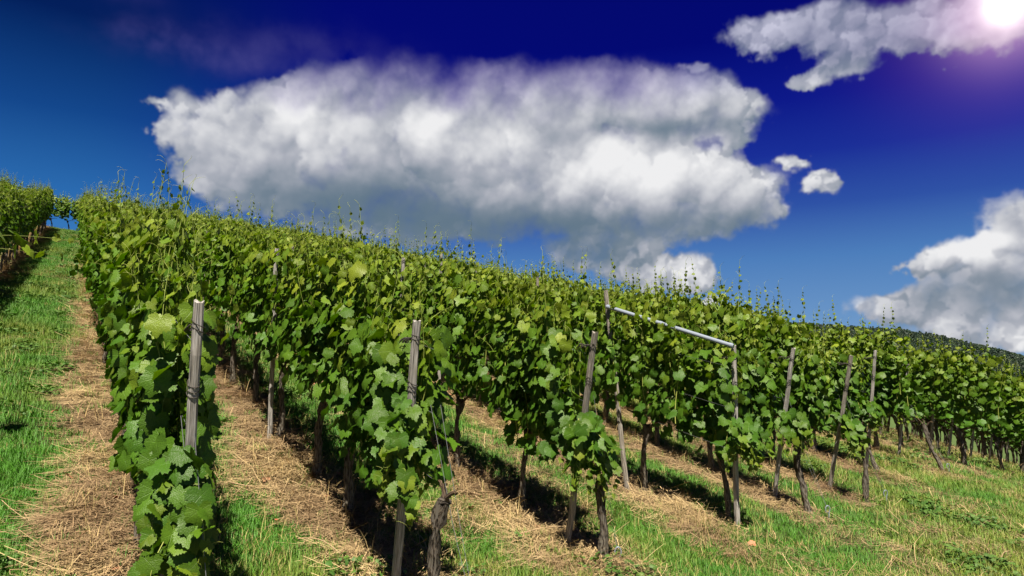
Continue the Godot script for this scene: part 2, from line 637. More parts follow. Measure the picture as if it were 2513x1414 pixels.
func add_leaf(L: Dictionary, p: Vector3, side: float, age: float, s: float, r: RandomNumberGenerator, petiole := 0.07, end := 0.0) -> void:
	var out := Vector3(r.randfn(0, .55) - end * r.randf_range(.3, 1.3), r.randf_range(-.25, .55), side * r.randf_range(.4, 1.0) * (1.0 - .5 * end)).normalized()
	var at := p + out * petiole * r.randf_range(.5, 1.1)
	var n := Vector3(r.randfn(0, .42) - end * r.randf_range(.3, 1.1), r.randf_range(.10, .85), (side * r.randf_range(.35, 1.0) + r.randfn(0, .25)) * (1.0 - .55 * end))
	var tip := Vector3(out.x * .6 + r.randfn(0, .4), -r.randf_range(.25, 1.0), out.z * .55)
	L.x.append(Transform3D(leaf_basis(n, tip, s), at))
	L.c.append(leaf_color(age, r))
	L.s.append(s)
	L.p.append(p)


func grow_cane(L: Dictionary, canes: Soup, pts: PackedVector3Array, r: RandomNumberGenerator, low_age: float, big: float, first: float, step: float, thick := 0.0055, end := 0.0) -> void:
	var rad := PackedFloat32Array()
	var n := pts.size()
	for i in n:
		rad.append(lerpf(thick, 0.0015, float(i) / (n - 1)))
	canes.tube(pts, rad, 3, Color(.24, .26, .06), Color(.20, .27, .05), false)
	var len := 0.0
	for i in n - 1:
		len += pts[i].distance_to(pts[i + 1])
	var d := first
	var flip := 1.0 if r.randf() < .5 else -1.0
	while d < len - 0.02:
		var f := d / len * (n - 1)
		var i := mini(int(f), n - 2)
		var p := pts[i].lerp(pts[i + 1], f - i)
		var t := d / len
		var s := big * lerpf(1.0, .50, t) if t < .7 else big * lerpf(.52, .20, (t - .7) / .3)
		flip = -flip
		var side := flip if absf(p.z) < .12 else (signf(p.z) if r.randf() < .8 else -signf(p.z))
		add_leaf(L, p, side, low_age + (1.0 - low_age) * pow(t, 1.5), s * r.randf_range(.75, 1.15), r, 0.085 * (1.1 - t), end)
		d += step * lerpf(1.0, .85, t) * r.randf_range(.8, 1.2)
	# curling tendril at the tip
	for curl in 2:
		var tp := PackedVector3Array()
		var tr := PackedFloat32Array()
		var b := pts[n - 1]
		var h := r.randf() * TAU
		if curl == 1:
			b = pts[n - 2]
		for i in 6:
			tp.append(b + Vector3(cos(h + .25 * i) * .016 * i, .026 * i - .0030 * i * i, sin(h + .25 * i) * .016 * i))
			tr.append(.0016 - .0002 * i)
		canes.tube(tp, tr, 3, Color(.24, .28, .06), Color(.26, .30, .07), false)


func grow_vine(sd: int, x0: float, x1: float, o := {}) -> Dictionary:
	var r := RandomNumberGenerator.new()
	r.seed = sd
	var L := {"x": [], "c": [], "s": [], "p": []}
	var canes := Soup.new()
	var count: int = o.get("canes", 15)
	var top: float = o.get("top", 2.30)
	var base: float = o.get("base", 0.98)
	for i in count:
		var x := lerpf(x0, x1, (i + r.randf()) / count)
		var h := top * r.randf_range(.84, 1.10) if r.randf() < .60 else top * r.randf_range(1.03, 1.21)
		var z0 := r.randfn(0, .11) * float(o.get("slim", 1.0))
		var dz := r.randfn(0, .09) * float(o.get("slim", 1.0))
		var dx := r.randfn(0, .13)
		var pts := PackedVector3Array()
		var wob := r.randf() * TAU
		var arch := r.randf() < .13
		for j in 11:
			var t := j / 10.0
			var y := base + (h - base) * t
			if arch:
				y -= .35 * pow(maxf(t - .62, 0.0) / .38, 1.8) * (h - base) * .5
			var z := z0 + dz * t + (signf(dz) * .24 * pow(maxf(t - .55, 0.0) / .45, 1.5) if arch else 0.0) + .035 * sin(t * 7.0 + wob)
			pts.append(Vector3(x + dx * t + .03 * cos(t * 6.0 + wob), y + SLOPE * (x + dx * t), z))
		grow_cane(L, canes, pts, r, .12, .094, .10, .070)
	# laterals fill the canopy's faces
	var fill: int = o.get("fill", 215)
	for i in fill:
		var y := lerpf(.90 if not o.has("skirt") else .72, top * .95, pow(r.randf(), .9))
		var wide := lerpf(.29, .20, absf(y - 1.35) / .8) * float(o.get("slim", 1.0))
		var side := -1.0 if r.randf() < .5 else 1.0
		var x := r.randf_range(x0 - .05, x1 + .05)
		add_leaf(L, Vector3(x, y + SLOPE * x, side * wide * sqrt(r.randf_range(.15, 1.0))), side, clampf((y - 1.0) / 1.5, 0.0, .75), r.randf_range(.052, .100), r, .03, (1.0 if o.has("skirt") and x < x0 + .25 else 0.0))
	# small young leaves crowd the top
	for i in int(o.get("crown", 165)):
		var y := top * lerpf(.70, 1.02, pow(r.randf(), 1.2))
		var x := r.randf_range(x0 - .05, x1 + .05)
		add_leaf(L, Vector3(x, y + SLOPE * x, r.randfn(0, .13)), -1.0 if r.randf() < .6 else 1.0, clampf(.45 + (y / top - .74) * 1.6, 0.0, 1.0), r.randf_range(.8, 1.2) * lerpf(.060, .024, clampf((y / top - .74) / .4, 0.0, 1.0)), r, .04)
	# shoots that hang down over the row's end
	for i in int(o.get("skirt", 0)):
		var lo: float = o.skirt_low
		var xs: float = o.skirt_x + r.randfn(0, .06)
		var zs: float = o.get("skirt_z", 0.0) + r.randfn(0, .075) * float(o.get("slim", 1.0))
		var y0 := r.randf_range(.85, o.get("skirt_top", 1.35))
		var y1 := lerpf(lo, y0 - .3, pow(r.randf(), 1.6))
		var pts := PackedVector3Array()
		var dx := -r.randf_range(.0, .22)
		var dz := r.randfn(0, .08)
		for j in 8:
			var t := j / 7.0
			pts.append(Vector3(xs + dx * sin(t * 2.2), lerpf(y0, y1, t) + .08 * sin(t * PI) + SLOPE * xs, zs + dz * sin(t * 2.0)))
		grow_cane(L, canes, pts, r, .12, .090, .04, .064, .004, 1.0)
	L.canes = canes
	return L


func trunk_soup(sd: int, lean_x: float, lean_z: float, h: float, thick: float, reach := 1.0) -> Soup:
	var r := RandomNumberGenerator.new()
	r.seed = sd
	var s := Soup.new()
	var path := PackedVector3Array()
	var rad := PackedFloat32Array()
	var w1 := r.randf() * TAU
	var n := 15
	for i in n:
		var t := i / float(n - 1)
		path.append(Vector3(lean_x * (t - .0) + .028 * sin(t * 5.0 + w1) * t, h * t - .06 * (1.0 - t), lean_z * t + .026 * cos(t * 6.0 + w1) * t))
		var k := thick * (1.25 - .35 * t)
		if t < .12:
			k *= 1.25
		if t > .80:
			k *= 1.0 + 0.75 * sin((t - .80) / .20 * PI * .8)
		rad.append(k * r.randf_range(.9, 1.13))
	var c0 := Color(.15, .14, .12)
	s.tube(path, rad, 9, c0, Color(.07, .062, .054))
	# rough, ropy bark: push the ring points in and out
	for i in s.pos.size():
		var p := s.pos[i]
		var q := noise.get_noise_3d(p.x * 420.0 + sd * 9.0, p.y * 60.0, p.z * 420.0)
		s.pos[i] = p + s.nor[i] * q * thick * 1.1
	var head := path[n - 2]
	for a in 3:
		var ap := PackedVector3Array()
		var ar := PackedFloat32Array()
		var dx: float = [-.30, .32, .12][a] * r.randf_range(.8, 1.2) * reach
		for i in 6:
			var t := i / 5.0
			ap.append(head + Vector3(dx * t, .14 * sin(t * 1.8) + SLOPE * dx * t, r.randfn(0, .012) + .03 * t))
			ar.append(lerpf(thick * .62, .009, t))
		s.tube(ap, ar, 6, Color(.085, .07, .06), Color(.13, .09, .05), false)
	return s


func foliage_soup(L: Dictionary, near: bool, skip := {}) -> Soup:
	var s := Soup.new()
	var T := leaf_near if near else leaf_far
	for i in L.x.size():
		if not skip.has(i):
			s.leaf(T[i % 6], L.x[i], L.c[i])
	return s


func row_words(k: int) -> String:
	if k == 0:
		return "row left of the lane"
	if k == 1:
		return "row beside the lane's right"
	if k == 4:
		return "row braced by metal pipe"
	return "%s row right of the lane" % ORDINAL[k - 1]


func row_trunks(k: int) -> Array:
	var head := []
	match k:
		1: head = [3.98, 5.39, 6.6, 7.7, 8.78, 10.2, 11.7, 13.0, 14.32]
		2: head = [4.03, 5.71, 6.66, 8.06, 9.41, 10.66, 12.0, 13.4, 15.05]
		3: head = [4.49, 5.65, 6.93]
		4: head = [5.09, 6.02]
		5: head = [5.12, 6.55, 7.6]
		6: head = [5.33, 6.74]
	if head.is_empty():
		head = [first_u(k)]
	var u: float = head[-1] + 1.25
	while u < CREST:
		head.append(u + rng.randf_range(-.1, .1))
		u += 1.25
	return head


func make_vines() -> void:
	var protos := []
	for i in 12:
		var L := grow_vine(100 + i, -.66, .66)
		protos.append({"foliage": foliage_soup(L, false).mesh(), "cane": (L.canes as Soup).mesh(), "trunk": trunk_soup(300 + i, rng.randf_range(-.12, .12), rng.randf_range(-.05, .05), rng.randf_range(.74, .86), rng.randf_range(.025, .034)).mesh()})
	var all := []
	for k in range(-2, 27):
		var list := row_trunks(k)
		for i in list.size():
			var u: float = list[i]
			var v := vrow(k) + rng.randfn(0, .03)
			if k == 1:
				v += -0.018 * maxf(u - 8.0, 0.0) * .6
			if k == 4 and i == 0:
				v = 5.98
			var x := u * -sin(AZ) + v * cos(AZ)
			var fwd := u * cos(AZ) + v * sin(AZ)
			if x / fwd > 0.9 or x / fwd < -1.15:
				continue
			all.append({"k": k, "i": i, "u": u, "v": v, "d": Vector2(x, fwd).length() + (1000.0 if k < 0 else 0.0)})
	all.sort_custom(func(a, b): return a.d < b.d)
	var turn := PI / 2 + AZ
	var bulk := []
	for i in 12:
		bulk.append([])
	for n in all.size():
		var s: Dictionary = all[n]
		var at := W(s.u, s.v, -.02)
		var q := rng.randi() % 12
		var size := Vector3(rng.randf_range(.95, 1.08), rng.randf_range(.91, 1.10), rng.randf_range(.9, 1.15))
		if s.k >= 8:
			size.y *= .97
		if n >= NAMED_VINES:
			bulk[q].append(Transform3D(Basis(Vector3.UP, turn).scaled_local(size), at))
			continue
		var o := thing("grapevine", at, turn)
		var where := "%s grapevine of %s" % [ORDINAL[s.i], row_words(s.k)]
		if s.i == 0 and s.k >= 1 and s.k <= 10:
			where = "end grapevine with low hanging leaves, %s" % row_words(s.k)
			if s.k == 1:
				where = "large leafed grapevine draping to the ground, end of the row beside the grass lane"
		tag(o, where, "grapevine", "grapevines trained in rows up the slope")
		var first: bool = s.i == 0
		if s.d < 9.6 and s.k > 0 or first and s.k <= 8 and s.k > 0 or s.k <= 1 and s.d < 13.0 and s.k > 0 or s.k == 0 and s.i == 3:
			var x0 := -.66
			var x1 := .66
			var g := {}
			if first:
				var px: float = post_u(s.k) - s.u
				x0 = px - .04
				x1 = maxf(.75, px + .85)
				g = {"canes": 15, "fill": 250, "base": .78, "skirt": [0, 26, 20, 18, 17, 13, 13, 10, 8, 7, 7][s.k], "skirt_low": [0, .38, .84, .55, .62, .62, .55, .6, .6, .65, .6][s.k], "skirt_x": px + [0, -.13, -.20, -.24, -.12, -.3, -.3, -.1, -.1, -.1, -.1][s.k], "skirt_z": [0, .02, -.20, -.14, -.10, -.06, -.08, .1, .1, .1, 0][s.k], "slim": .5 if s.k == 1 else .9, "crown": 90, "top": 1.95, "skirt_top": [0, 1.30, 1.45, 1.25, 1.2, 1.15, 1.15, 1.2, 1.2, 1.2, 1.2][s.k]}
			elif s.k == 1:
				g = {"fill": 200, "slim": .72}
			var L := grow_vine(1000 + n, x0, x1, g)
			if s.k == 0 and s.i == 3:
				# two long shoots that lean out over the lane
				var rr := RandomNumberGenerator.new()
				rr.seed = 5
				for q2 in 2:
					var pts := PackedVector3Array()
					for j in 10:
						var t := j / 9.0
						pts.append(Vector3(-.42 + .3 * q2 * t, 1.52 + .02 * q2 + .14 * sin(t * 2.6) + .18 * t * (1 - q2), .15 + (1.66 + .12 * q2) * t))
					grow_cane(L, L.canes, pts, rr, .5, .17, .25, .14, .007)
			# the leaves that show largest are parts of their own
			var order := []
			for i in L.x.size():
				var t: Transform3D = L.x[i]
				var score: float = L.s[i] * (1.0 + 1.2 * clampf(-t.origin.z * 1.5 - t.origin.x * .5, -.6, .8) + .5 * (t.basis.z.normalized().dot(Vector3(-.75, .1, -.6))))
				order.append([score, i])
			order.sort_custom(func(a, b): return a[0] > b[0])
			var single := 150 if s.d < 7.5 else 90
			var skip := {}
			for i in mini(single, order.size()):
				skip[order[i][1]] = true
			put("foliage", foliage_soup(L, true, skip).mesh(), M.leaf, o).set_meta("kind", "stuff")
			var count := 0
			for i in skip:
				var lf := MeshInstance3D.new()
				lf.mesh = leaf_meshes[i % 6]
				var c: Color = L.c[i]
				lf.material_override = leaf_mats[clampi(int((c.r * 2.0 + c.g - .22) / .42 * 6.0), 0, 5) * 2 + (i % 2)]
				lf.transform = L.x[i]
				lf.name = "leaf" if count == 0 else "leaf_%03d" % count
				count += 1
				o.add_child(lf)
			put("canes", (L.canes as Soup).mesh(), M.cane, o)
			var lean := -.03
			var hh := .80
			if first:
				lean = [0, .08, -.10, -.06, .03, .12, .02, .34, .38, .42, .36][s.k]
				hh = [.8, .76, .80, .74, .80, .84, .84, .85, .85, .85, .85][s.k]
			put("trunk", trunk_soup(700 + n, lean, rng.randf_range(-.05, .05), hh, rng.randf_range(.027, .034), .4 if first else 1.0).mesh(), M.bark, o)
		else:
			put("foliage", protos[q].foliage, M.leaf, o).set_meta("kind", "stuff")
			put("canes", protos[q].cane, M.cane, o)
			put("trunk", protos[q].trunk, M.bark, o)
			o.scale = size
	var rest := thing("grapevine_rows", Vector3.ZERO)
	tag(rest, "farther grapevines massed in rows up to the crest and down the right slope", "grapevines", "", "stuff")
	for q in 12:
		for part in ["foliage", "cane", "trunk"]:
			var mm := MultiMesh.new()
			mm.transform_format = MultiMesh.TRANSFORM_3D
			mm.mesh = protos[q][part]
			mm.instance_count = bulk[q].size()
			for i in bulk[q].size():
				mm.set_instance_transform(i, bulk[q][i])
			var mi := MultiMeshInstance3D.new()
			mi.name = part
			mi.multimesh = mm
			mi.material_override = {"foliage": M.leaf, "cane": M.cane, "trunk": M.bark}[part]
			mi.set_meta("kind", "stuff")
			rest.add_child(mi, true)
	# vines of the cross row on the crest, seen at the lane's end
	for i in 5:
		var o := thing("grapevine", W(48.2 + .1 * i, -3.3 + .85 * i, -.1), turn + PI / 2)
		tag(o, "small dark grapevine on the crest, %s at the lane's end" % ["leftmost", "second from left", "third from left", "fourth from left", "rightmost"][i], "grapevine", "grapevines across the lane's top")
		put("foliage", protos[i].foliage, M.leaf, o).set_meta("kind", "stuff")
		put("canes", protos[i].cane, M.cane, o)
		put("trunk", protos[i].trunk, M.bark, o)
		o.scale = Vector3(1.0, .92, 1.2)


# ---------- posts, wires, pipe ----------
func wood_texture() -> ImageTexture:
	var w := 256
	var h := 1024
	var im := Image.create(w, h, false, Image.FORMAT_RGB8)
	var a := FastNoiseLite.new()
	a.seed = 21
	a.frequency = 1.0
	a.fractal_octaves = 4
	for j in h:
		for i in w:
			var g := a.get_noise_2d(i * .22, j * .006)
			var m := a.get_noise_2d(i * .03 + 70.0, j * .01)
			var crack := smoothstep(.28, .45, a.get_noise_2d(i * .13 + 300.0, j * .004))
			var b := clampf(.66 + .30 * g + .16 * m, .1, 1.0) * (1.0 - .6 * crack)
			im.set_pixel(i, j, Color(b, b * (.985 + .02 * m), b * (.96 + .05 * m)))
	return ImageTexture.create_from_image(im)


func post_mesh(h: float, wide: float, sd: int) -> ArrayMesh:
	# a squared, chamfered stake with a slightly uneven, weathered top
	var r := RandomNumberGenerator.new()
	r.seed = sd
	var st := SurfaceTool.new()
	st.begin(Mesh.PRIMITIVE_TRIANGLES)
	var ring := []
	var c := wide * .22
	var half := wide * .5
	for q in [[half, -half + c], [half, half - c], [half - c, half], [-half + c, half], [-half, half - c], [-half, -half + c], [-half + c, -half], [half - c, -half]]:
		ring.append(Vector2(q[0] * r.randf_range(.92, 1.06), q[1] * r.randf_range(.92, 1.06)))
	var levels := 9
	var rings := []
	for l in levels:
		var y := -.15 + (h + .15) * l / (levels - 1)
		var k := 1.08 - .13 * l / (levels - 1) + r.randf_range(-.025, .025)
		var off := Vector2(r.randfn(0, .003), r.randfn(0, .003))
		var row := []
		for i in 8:
			var yy := y + (r.randf_range(-.012, .008) if l == levels - 1 else 0.0)
			row.append(Vector3(ring[i].x * k + off.x, yy, ring[i].y * k + off.y))
		rings.append(row)
	st.set_smooth_group(-1)
	for l in levels - 1:
		for i in 8:
			var j := (i + 1) % 8
			var quad := [rings[l][i], rings[l][j], rings[l + 1][j], rings[l + 1][i]]
			var uvs := [Vector2(i / 8.0, quad[0].y), Vector2((i + 1) / 8.0, quad[1].y), Vector2((i + 1) / 8.0, quad[2].y), Vector2(i / 8.0, quad[3].y)]
			for t in [0, 2, 1, 0, 3, 2]:
				st.set_uv(uvs[t] * Vector2(1.0, .5) + Vector2(sd * .37, sd * .21))
				st.add_vertex(quad[t])
	var mid := Vector3(0, h - .004, 0)
	for i in 8:
		var j := (i + 1) % 8
		for p in [rings[levels - 1][i], mid, rings[levels - 1][j]]:
			st.set_uv(Vector2(p.x, p.z) * 4.0)
			st.add_vertex(p)
	st.generate_normals()
	return st.commit()


func wire_loop(y: float, half: float, sd: int, turns: int) -> Soup:
	var r := RandomNumberGenerator.new()
	r.seed = sd
	var s := Soup.new()
	var pts := PackedVector3Array()
	var rad := PackedFloat32Array()
	var n := 14 * turns
	for i in n + 1:
		var a := TAU * i / 14.0
		var k := half * (1.18 + .12 * sin(a * 2.0 + sd)) + r.randf_range(0, .004)
		pts.append(Vector3(cos(a) * k, y + .05 * (i / float(n) - .5) * turns * .5 + .012 * sin(a + sd), sin(a) * k))
		rad.append(.0026)
	s.tube(pts, rad, 4, Color(.05, .045, .04), Color(.05, .045, .04))
	return s


func make_post(label: String, group: String, base: Vector3, top: Vector3, wide: float, mat: Material, sd: int, ties: Array, hook := false) -> Node3D:
	var o := thing("vine_post", base)
	tag(o, label, "post", group)
	var up := (top - base)
	var h := up.length()
	up = up.normalized()
	var z := vdir
	var x := up.cross(z).normalized()
	z = x.cross(up)
	o.basis = Basis(x, up, z)
	put("stake", post_mesh(h, wide, sd), mat, o)
	for t in ties:
		put("wire_tie", wire_loop(h - t, wide * .5, sd + int(t * 100.0), 3 if t > .3 else 2).mesh(), M.iron, o)
	if hook:
		# knotted wire ends and a tensioner sticking out towards the row
		var s := Soup.new()
		var r := RandomNumberGenerator.new()
		r.seed = sd
		for q in 5:
			var pts := PackedVector3Array()
			var rad := PackedFloat32Array()
			var a := r.randf() * TAU
			for i in 9:
				var t := i / 8.0
				pts.append(Vector3(wide * .5 + .15 * t, h - .13 + .018 * sin(t * 9.0 + a) - .02 * t, -.02 + .018 * cos(t * 8.0 + a)))
				rad.append(.0032)
			s.tube(pts, rad, 4, Color(.05, .045, .04), Color(.06, .05, .045))
		put("wire_bundle", s.mesh(), M.iron, o)
	return o


func make_posts() -> void:
	# end posts lean out of the row, away from the pull of the wires
	var tops := [[0, 0, 0], [0, 3.50, 1.92], [0, 3.93, 1.90], [0, 4.40, 1.92], [0, 4.88, 1.91], [0, 5.23, 1.94], [0, 5.36, 1.93], [0, 6.32, 2.0], [0, 6.87, 1.92], [0, 7.28, 1.96], [0, 7.6, 1.93]]
	var looks := ["", "pale grey end post beside the grass lane, draped in vine leaves", "broad grey end post, second from the grass lane, wire looped twice", "strongly leaning grey end post left of the metal pipe", "upright grey end post that carries the low end of the pipe", "leaning grey end post first to the right of the piped post", "leaning grey end post second to the right of the piped post", "short brown stake third to the right of the piped post", "slim grey end post fourth to the right of the piped post", "dark streaked end post fifth to the right of the piped post", "thin end post sixth to the right of the piped post"]
	var vs := [0, .48, 1.80, 3.62, 5.90, 7.41, 8.86, 11.13, 13.2, 15.05, 16.6]
	for k in range(1, 11):
		var b := W(post_u(k), vs[k])
		var t := W(tops[k][1], vs[k])
		t.y = gy(tops[k][1], vs[k]) + tops[k][2]
		make_post(looks[k], "end posts of the vine rows", b, t, [0, .048, .050, .048, .050, .046, .046, .044, .042, .042, .042][k], M.wood if k % 3 else M.wood_brown, 40 + k, [.12, .42] if k < 9 else [.12], k < 9)
	# inner posts stand in the rows about every five metres
	var inner := [[2, 8.0, 1.88, 2.16], [2, 12.6, 1.80, 2.2], [3, 8.3, 3.55, 2.28], [3, 13.2, 3.42, 2.18], [4, 10.66, 5.30, 2.46], [5, 10.33, 7.10, 2.40], [6, 10.2, 8.65, 2.16], [7, 11.0, 10.7, 2.16], [8, 11.5, 12.7, 2.16], [9, 12.0, 14.6, 2.18], [10, 12.4, 16.3, 2.16], [5, 15.2, 7.12, 2.26], [6, 15.3, 8.65, 2.26]]
	for n in inner.size():
		var q: Array = inner[n]
		var k: int = q[0]
		var b := W(q[1], q[2])
		make_post("grey inner stake above the leaves, %s along %s" % ["first" if q[1] < 11.9 or k > 8 else "second", row_words(k)], "stakes inside the vine rows", b, b + Vector3(rng.randfn(0, .02), q[3], rng.randfn(0, .02)), .046, M.wood_brown if n % 2 else M.wood, 60 + n, [.06, .4])
	for k in range(11, 20):
		var b := W(post_u(k), vrow(k))
		make_post("thin far end post, %s to the right of the piped post" % ORDINAL[k - 4], "end posts of the vine rows", b, W(post_u(k) - .3, vrow(k), 1.95), .042, M.wood, 80 + k, [.12])
	# the braced pair: a tall stake and the pipe that props it against the end post
	var bb := W(6.07, 5.43)
	var bt := W(6.40, 5.43)
	bt.y = gy(6.40, 5.43) + 2.28
	make_post("tall dark stake holding the upper end of the metal pipe", "stakes inside the vine rows", bb, bt, .048, M.wood_brown, 58, [.22, .62])
	var p1 := W(4.84, 5.85, 1.905)
	var p2 := W(6.33, 5.385, 2.09)
	var d := (p2 - p1).normalized()
	var o := thing("brace_pipe", (p1 + p2) * .5)
	tag(o, "straight galvanised metal pipe slanting between two posts above the leaves", "pipe")
	var s := Soup.new()
	var mid := (p1 + p2) * .5
	var pts := PackedVector3Array()
	var rad := PackedFloat32Array()
	for i in 5:
		pts.append(p1.lerp(p2, i / 4.0) - mid)
		rad.append(.024)
	s.tube(pts, rad, 14, Color.WHITE, Color.WHITE)
	put("tube", s.mesh(), M.zinc, o)
	for e in [[p1, 1.0], [p2, -1.0], [p1.lerp(p2, .52), 1.0]]:
		var c := Soup.new()
		var a: Vector3 = e[0] + d * e[1] * .01 - mid
		c.tube(PackedVector3Array([a, a + d * e[1] * .035]), PackedFloat32Array([.0275, .0275]), 14, Color.WHITE, Color.WHITE)
		put("collar", c.mesh(), M.zinc, o)


func make_wires() -> void:
	for k in range(1, 9):
		var o := thing("trellis_wire", W(post_u(k), vrow(k)))
		tag(o, "thin steel trellis wires strung along %s" % row_words(k), "wire", "trellis wires")
		for h in [.86, 1.28, 1.70]:
			var s := Soup.new()
			var pts := PackedVector3Array()
			var rad := PackedFloat32Array()
			var u := post_u(k) - .12
			while u < 30.0:
				pts.append(W(u, vrow(k) + .03, h) - o.position)
				rad.append(.0013)
				u += 1.2
			s.tube(pts, rad, 4, Color.WHITE, Color.WHITE)
			put("wire", s.mesh(), M.steel, o)
	# guy wires run from the end posts to ring anchors in the turf
	var guys := [[1, 3.18, .60, "pale guy wire and ring anchor beneath the draped vine beside the lane"], [2, 3.55, 2.05, "twin guy wire and anchor beside the second row's end trunk"], [3, 4.44, 3.86, "guy wire with looped steel anchor beside the third row's end trunk"], [5, 4.93, 7.50, "guy wire with looped anchor, first row right of the piped post"], [6, 5.28, 9.35, "bluish twisted guy wire and anchor against the stout knobbed trunk"], [8, 6.30, 13.2, "guy wire with looped anchor beside a leaning trunk at the right"]]
	for g in guys:
		var k: int = g[0]
		var at := W(g[1], g[2])
		var o := thing("ground_anchor", at)
		tag(o, g[3], "anchor", "guy anchors at the row ends")
		var ring := Soup.new()
		var pts := PackedVector3Array()
		var rad := PackedFloat32Array()
		for i in 17:
			var a := -PI * .42 + TAU * .92 * i / 16.0
			pts.append(Vector3(cos(a) * .026, .125 + sin(a) * .042, .004 * sin(a)) if i > 0 else Vector3(.006, -.1, 0))
			rad.append(.006)
		ring.tube(pts, rad, 6, Color(.12, .12, .12), Color(.12, .12, .12))
		put("ring", ring.mesh(), M.zinc, o)
		var topv: Vector3 = W(post_u(k) - .18, vrow(k) + .02, 1.35)
		for w in 2:
			var s := Soup.new()
			var off := Vector3(.022 * (w * 2 - 1), 0, .01 * w)
			s.tube(PackedVector3Array([Vector3(0, .13, 0), (topv - at) * .5 + off, topv - at + off * 1.5]), PackedFloat32Array([.0016, .0016, .0016]), 4, Color.WHITE, Color.WHITE)
			put("wire", s.mesh(), M.steel, o)


# ---------- ground cover ----------
func tuft_mesh(sd: int, blades: int, h0: float, h1: float, spread: float, wide: float, lay: float) -> ArrayMesh:
	var r := RandomNumberGenerator.new()
	r.seed = sd
	var s := Soup.new()
	for b in blades:
		var a := r.randf() * TAU
		var dir := Vector3(cos(a), 0, sin(a))
		var p := Vector3(r.randfn(0, spread), 0, r.randfn(0, spread))
		var h := r.randf_range(h0, h1)
		var bend := r.randf_range(.15, .9) + lay
		var side := dir.cross(Vector3.UP).rotated(Vector3.UP, r.randf_range(-.5, .5)) * wide * r.randf_range(.7, 1.2)
		var at := s.pos.size()
		var tone := r.randf_range(.75, 1.25)
		for i in 4:
			var t := i / 3.0
			var c := p + Vector3.UP * h * t * (1.0 - .35 * bend * t) * (1.0 - lay * .55) + dir * h * bend * t * t * .8
			var wdt := side * (1.0 - t * t * .95)
			var n := (-dir + Vector3.UP * (.35 + 1.2 * bend * t)).normalized()
			s.pos.append(c - wdt)
			s.pos.append(c + wdt)
			for q in 2:
				s.nor.append(n)
				s.uv.append(Vector2(q, t))
				s.col.append(Color(tone, tone, tone))
		for i in 3:
			var k := at + i * 2
			s.idx.append_array([k, k + 1, k + 2, k + 1, k + 3, k + 2])
	return s.mesh()


func straw_mesh(sd: int, n: int) -> ArrayMesh:
	var r := RandomNumberGenerator.new()
	r.seed = sd
	var s := Soup.new()
	var main := r.randf() * TAU
	for b in n:
		var a := main + r.randfn(0, .7)
		var bend := r.randfn(0, 1.1)
		var len := r.randf_range(.10, .30)
		var p := Vector3(r.randfn(0, .06), r.randf_range(.004, .045), r.randfn(0, .06))
		var rise := r.randfn(.0, .16)
		var at := s.pos.size()
		var tone := r.randf_range(.55, 1.3)
		var wide := r.randf_range(.0009, .0021)
		for i in 5:
			var d := Vector3(cos(a), rise, sin(a))
			var side := Vector3(-sin(a), .25, cos(a)) * wide
			s.pos.append(p - side)
			s.pos.append(p + side)
			for q in 2:
				s.nor.append(Vector3(-sin(a) * .2, 1, cos(a) * .2).normalized())
				s.uv.append(Vector2(q, i * .25))
				s.col.append(Color(tone, tone * r.randf_range(.97, 1.0), tone * .97))
			p += d * len * .25
			p.y = maxf(p.y, .004)
			a += bend * .25
		for i in 4:
			var k := at + i * 2
			s.idx.append_array([k, k + 1, k + 2, k + 1, k + 3, k + 2])
	return s.mesh()


func weed_mesh(sd: int) -> ArrayMesh:
	var r := RandomNumberGenerator.new()
	r.seed = sd
	var s := Soup.new()
	for b in 16:
		var a := r.randf() * TAU
		var d := r.randf_range(.01, .09)
		var p := Vector3(cos(a) * d, r.randf_range(.02, .085), sin(a) * d)
		var n := Vector3(r.randfn(0, .4), 1, r.randfn(0, .4))
		var size := r.randf_range(.014, .03)
		var tone := r.randf_range(.75, 1.25)
		s.leaf(leaf_far[b % 6], Transform3D(leaf_basis(n, Vector3(cos(a), -.2, sin(a)), size), p), Color(tone, tone, tone))
	return s.mesh()


func scatter(o: Node3D, mesh: Mesh, mat: Material, xs: Array, cs: Array) -> void:
	var mm := MultiMesh.new()
	mm.transform_format = MultiMesh.TRANSFORM_3D
	mm.use_colors = true
	mm.mesh = mesh
	mm.instance_count = xs.size()
	for i in xs.size():
		mm.set_instance_transform(i, xs[i])
		mm.set_instance_color(i, cs[i])
	var mi := MultiMeshInstance3D.new()
	mi.name = "tufts"
	mi.multimesh = mm
	mi.material_override = mat
	mi.set_meta("kind", "stuff")
	o.add_child(mi, true)


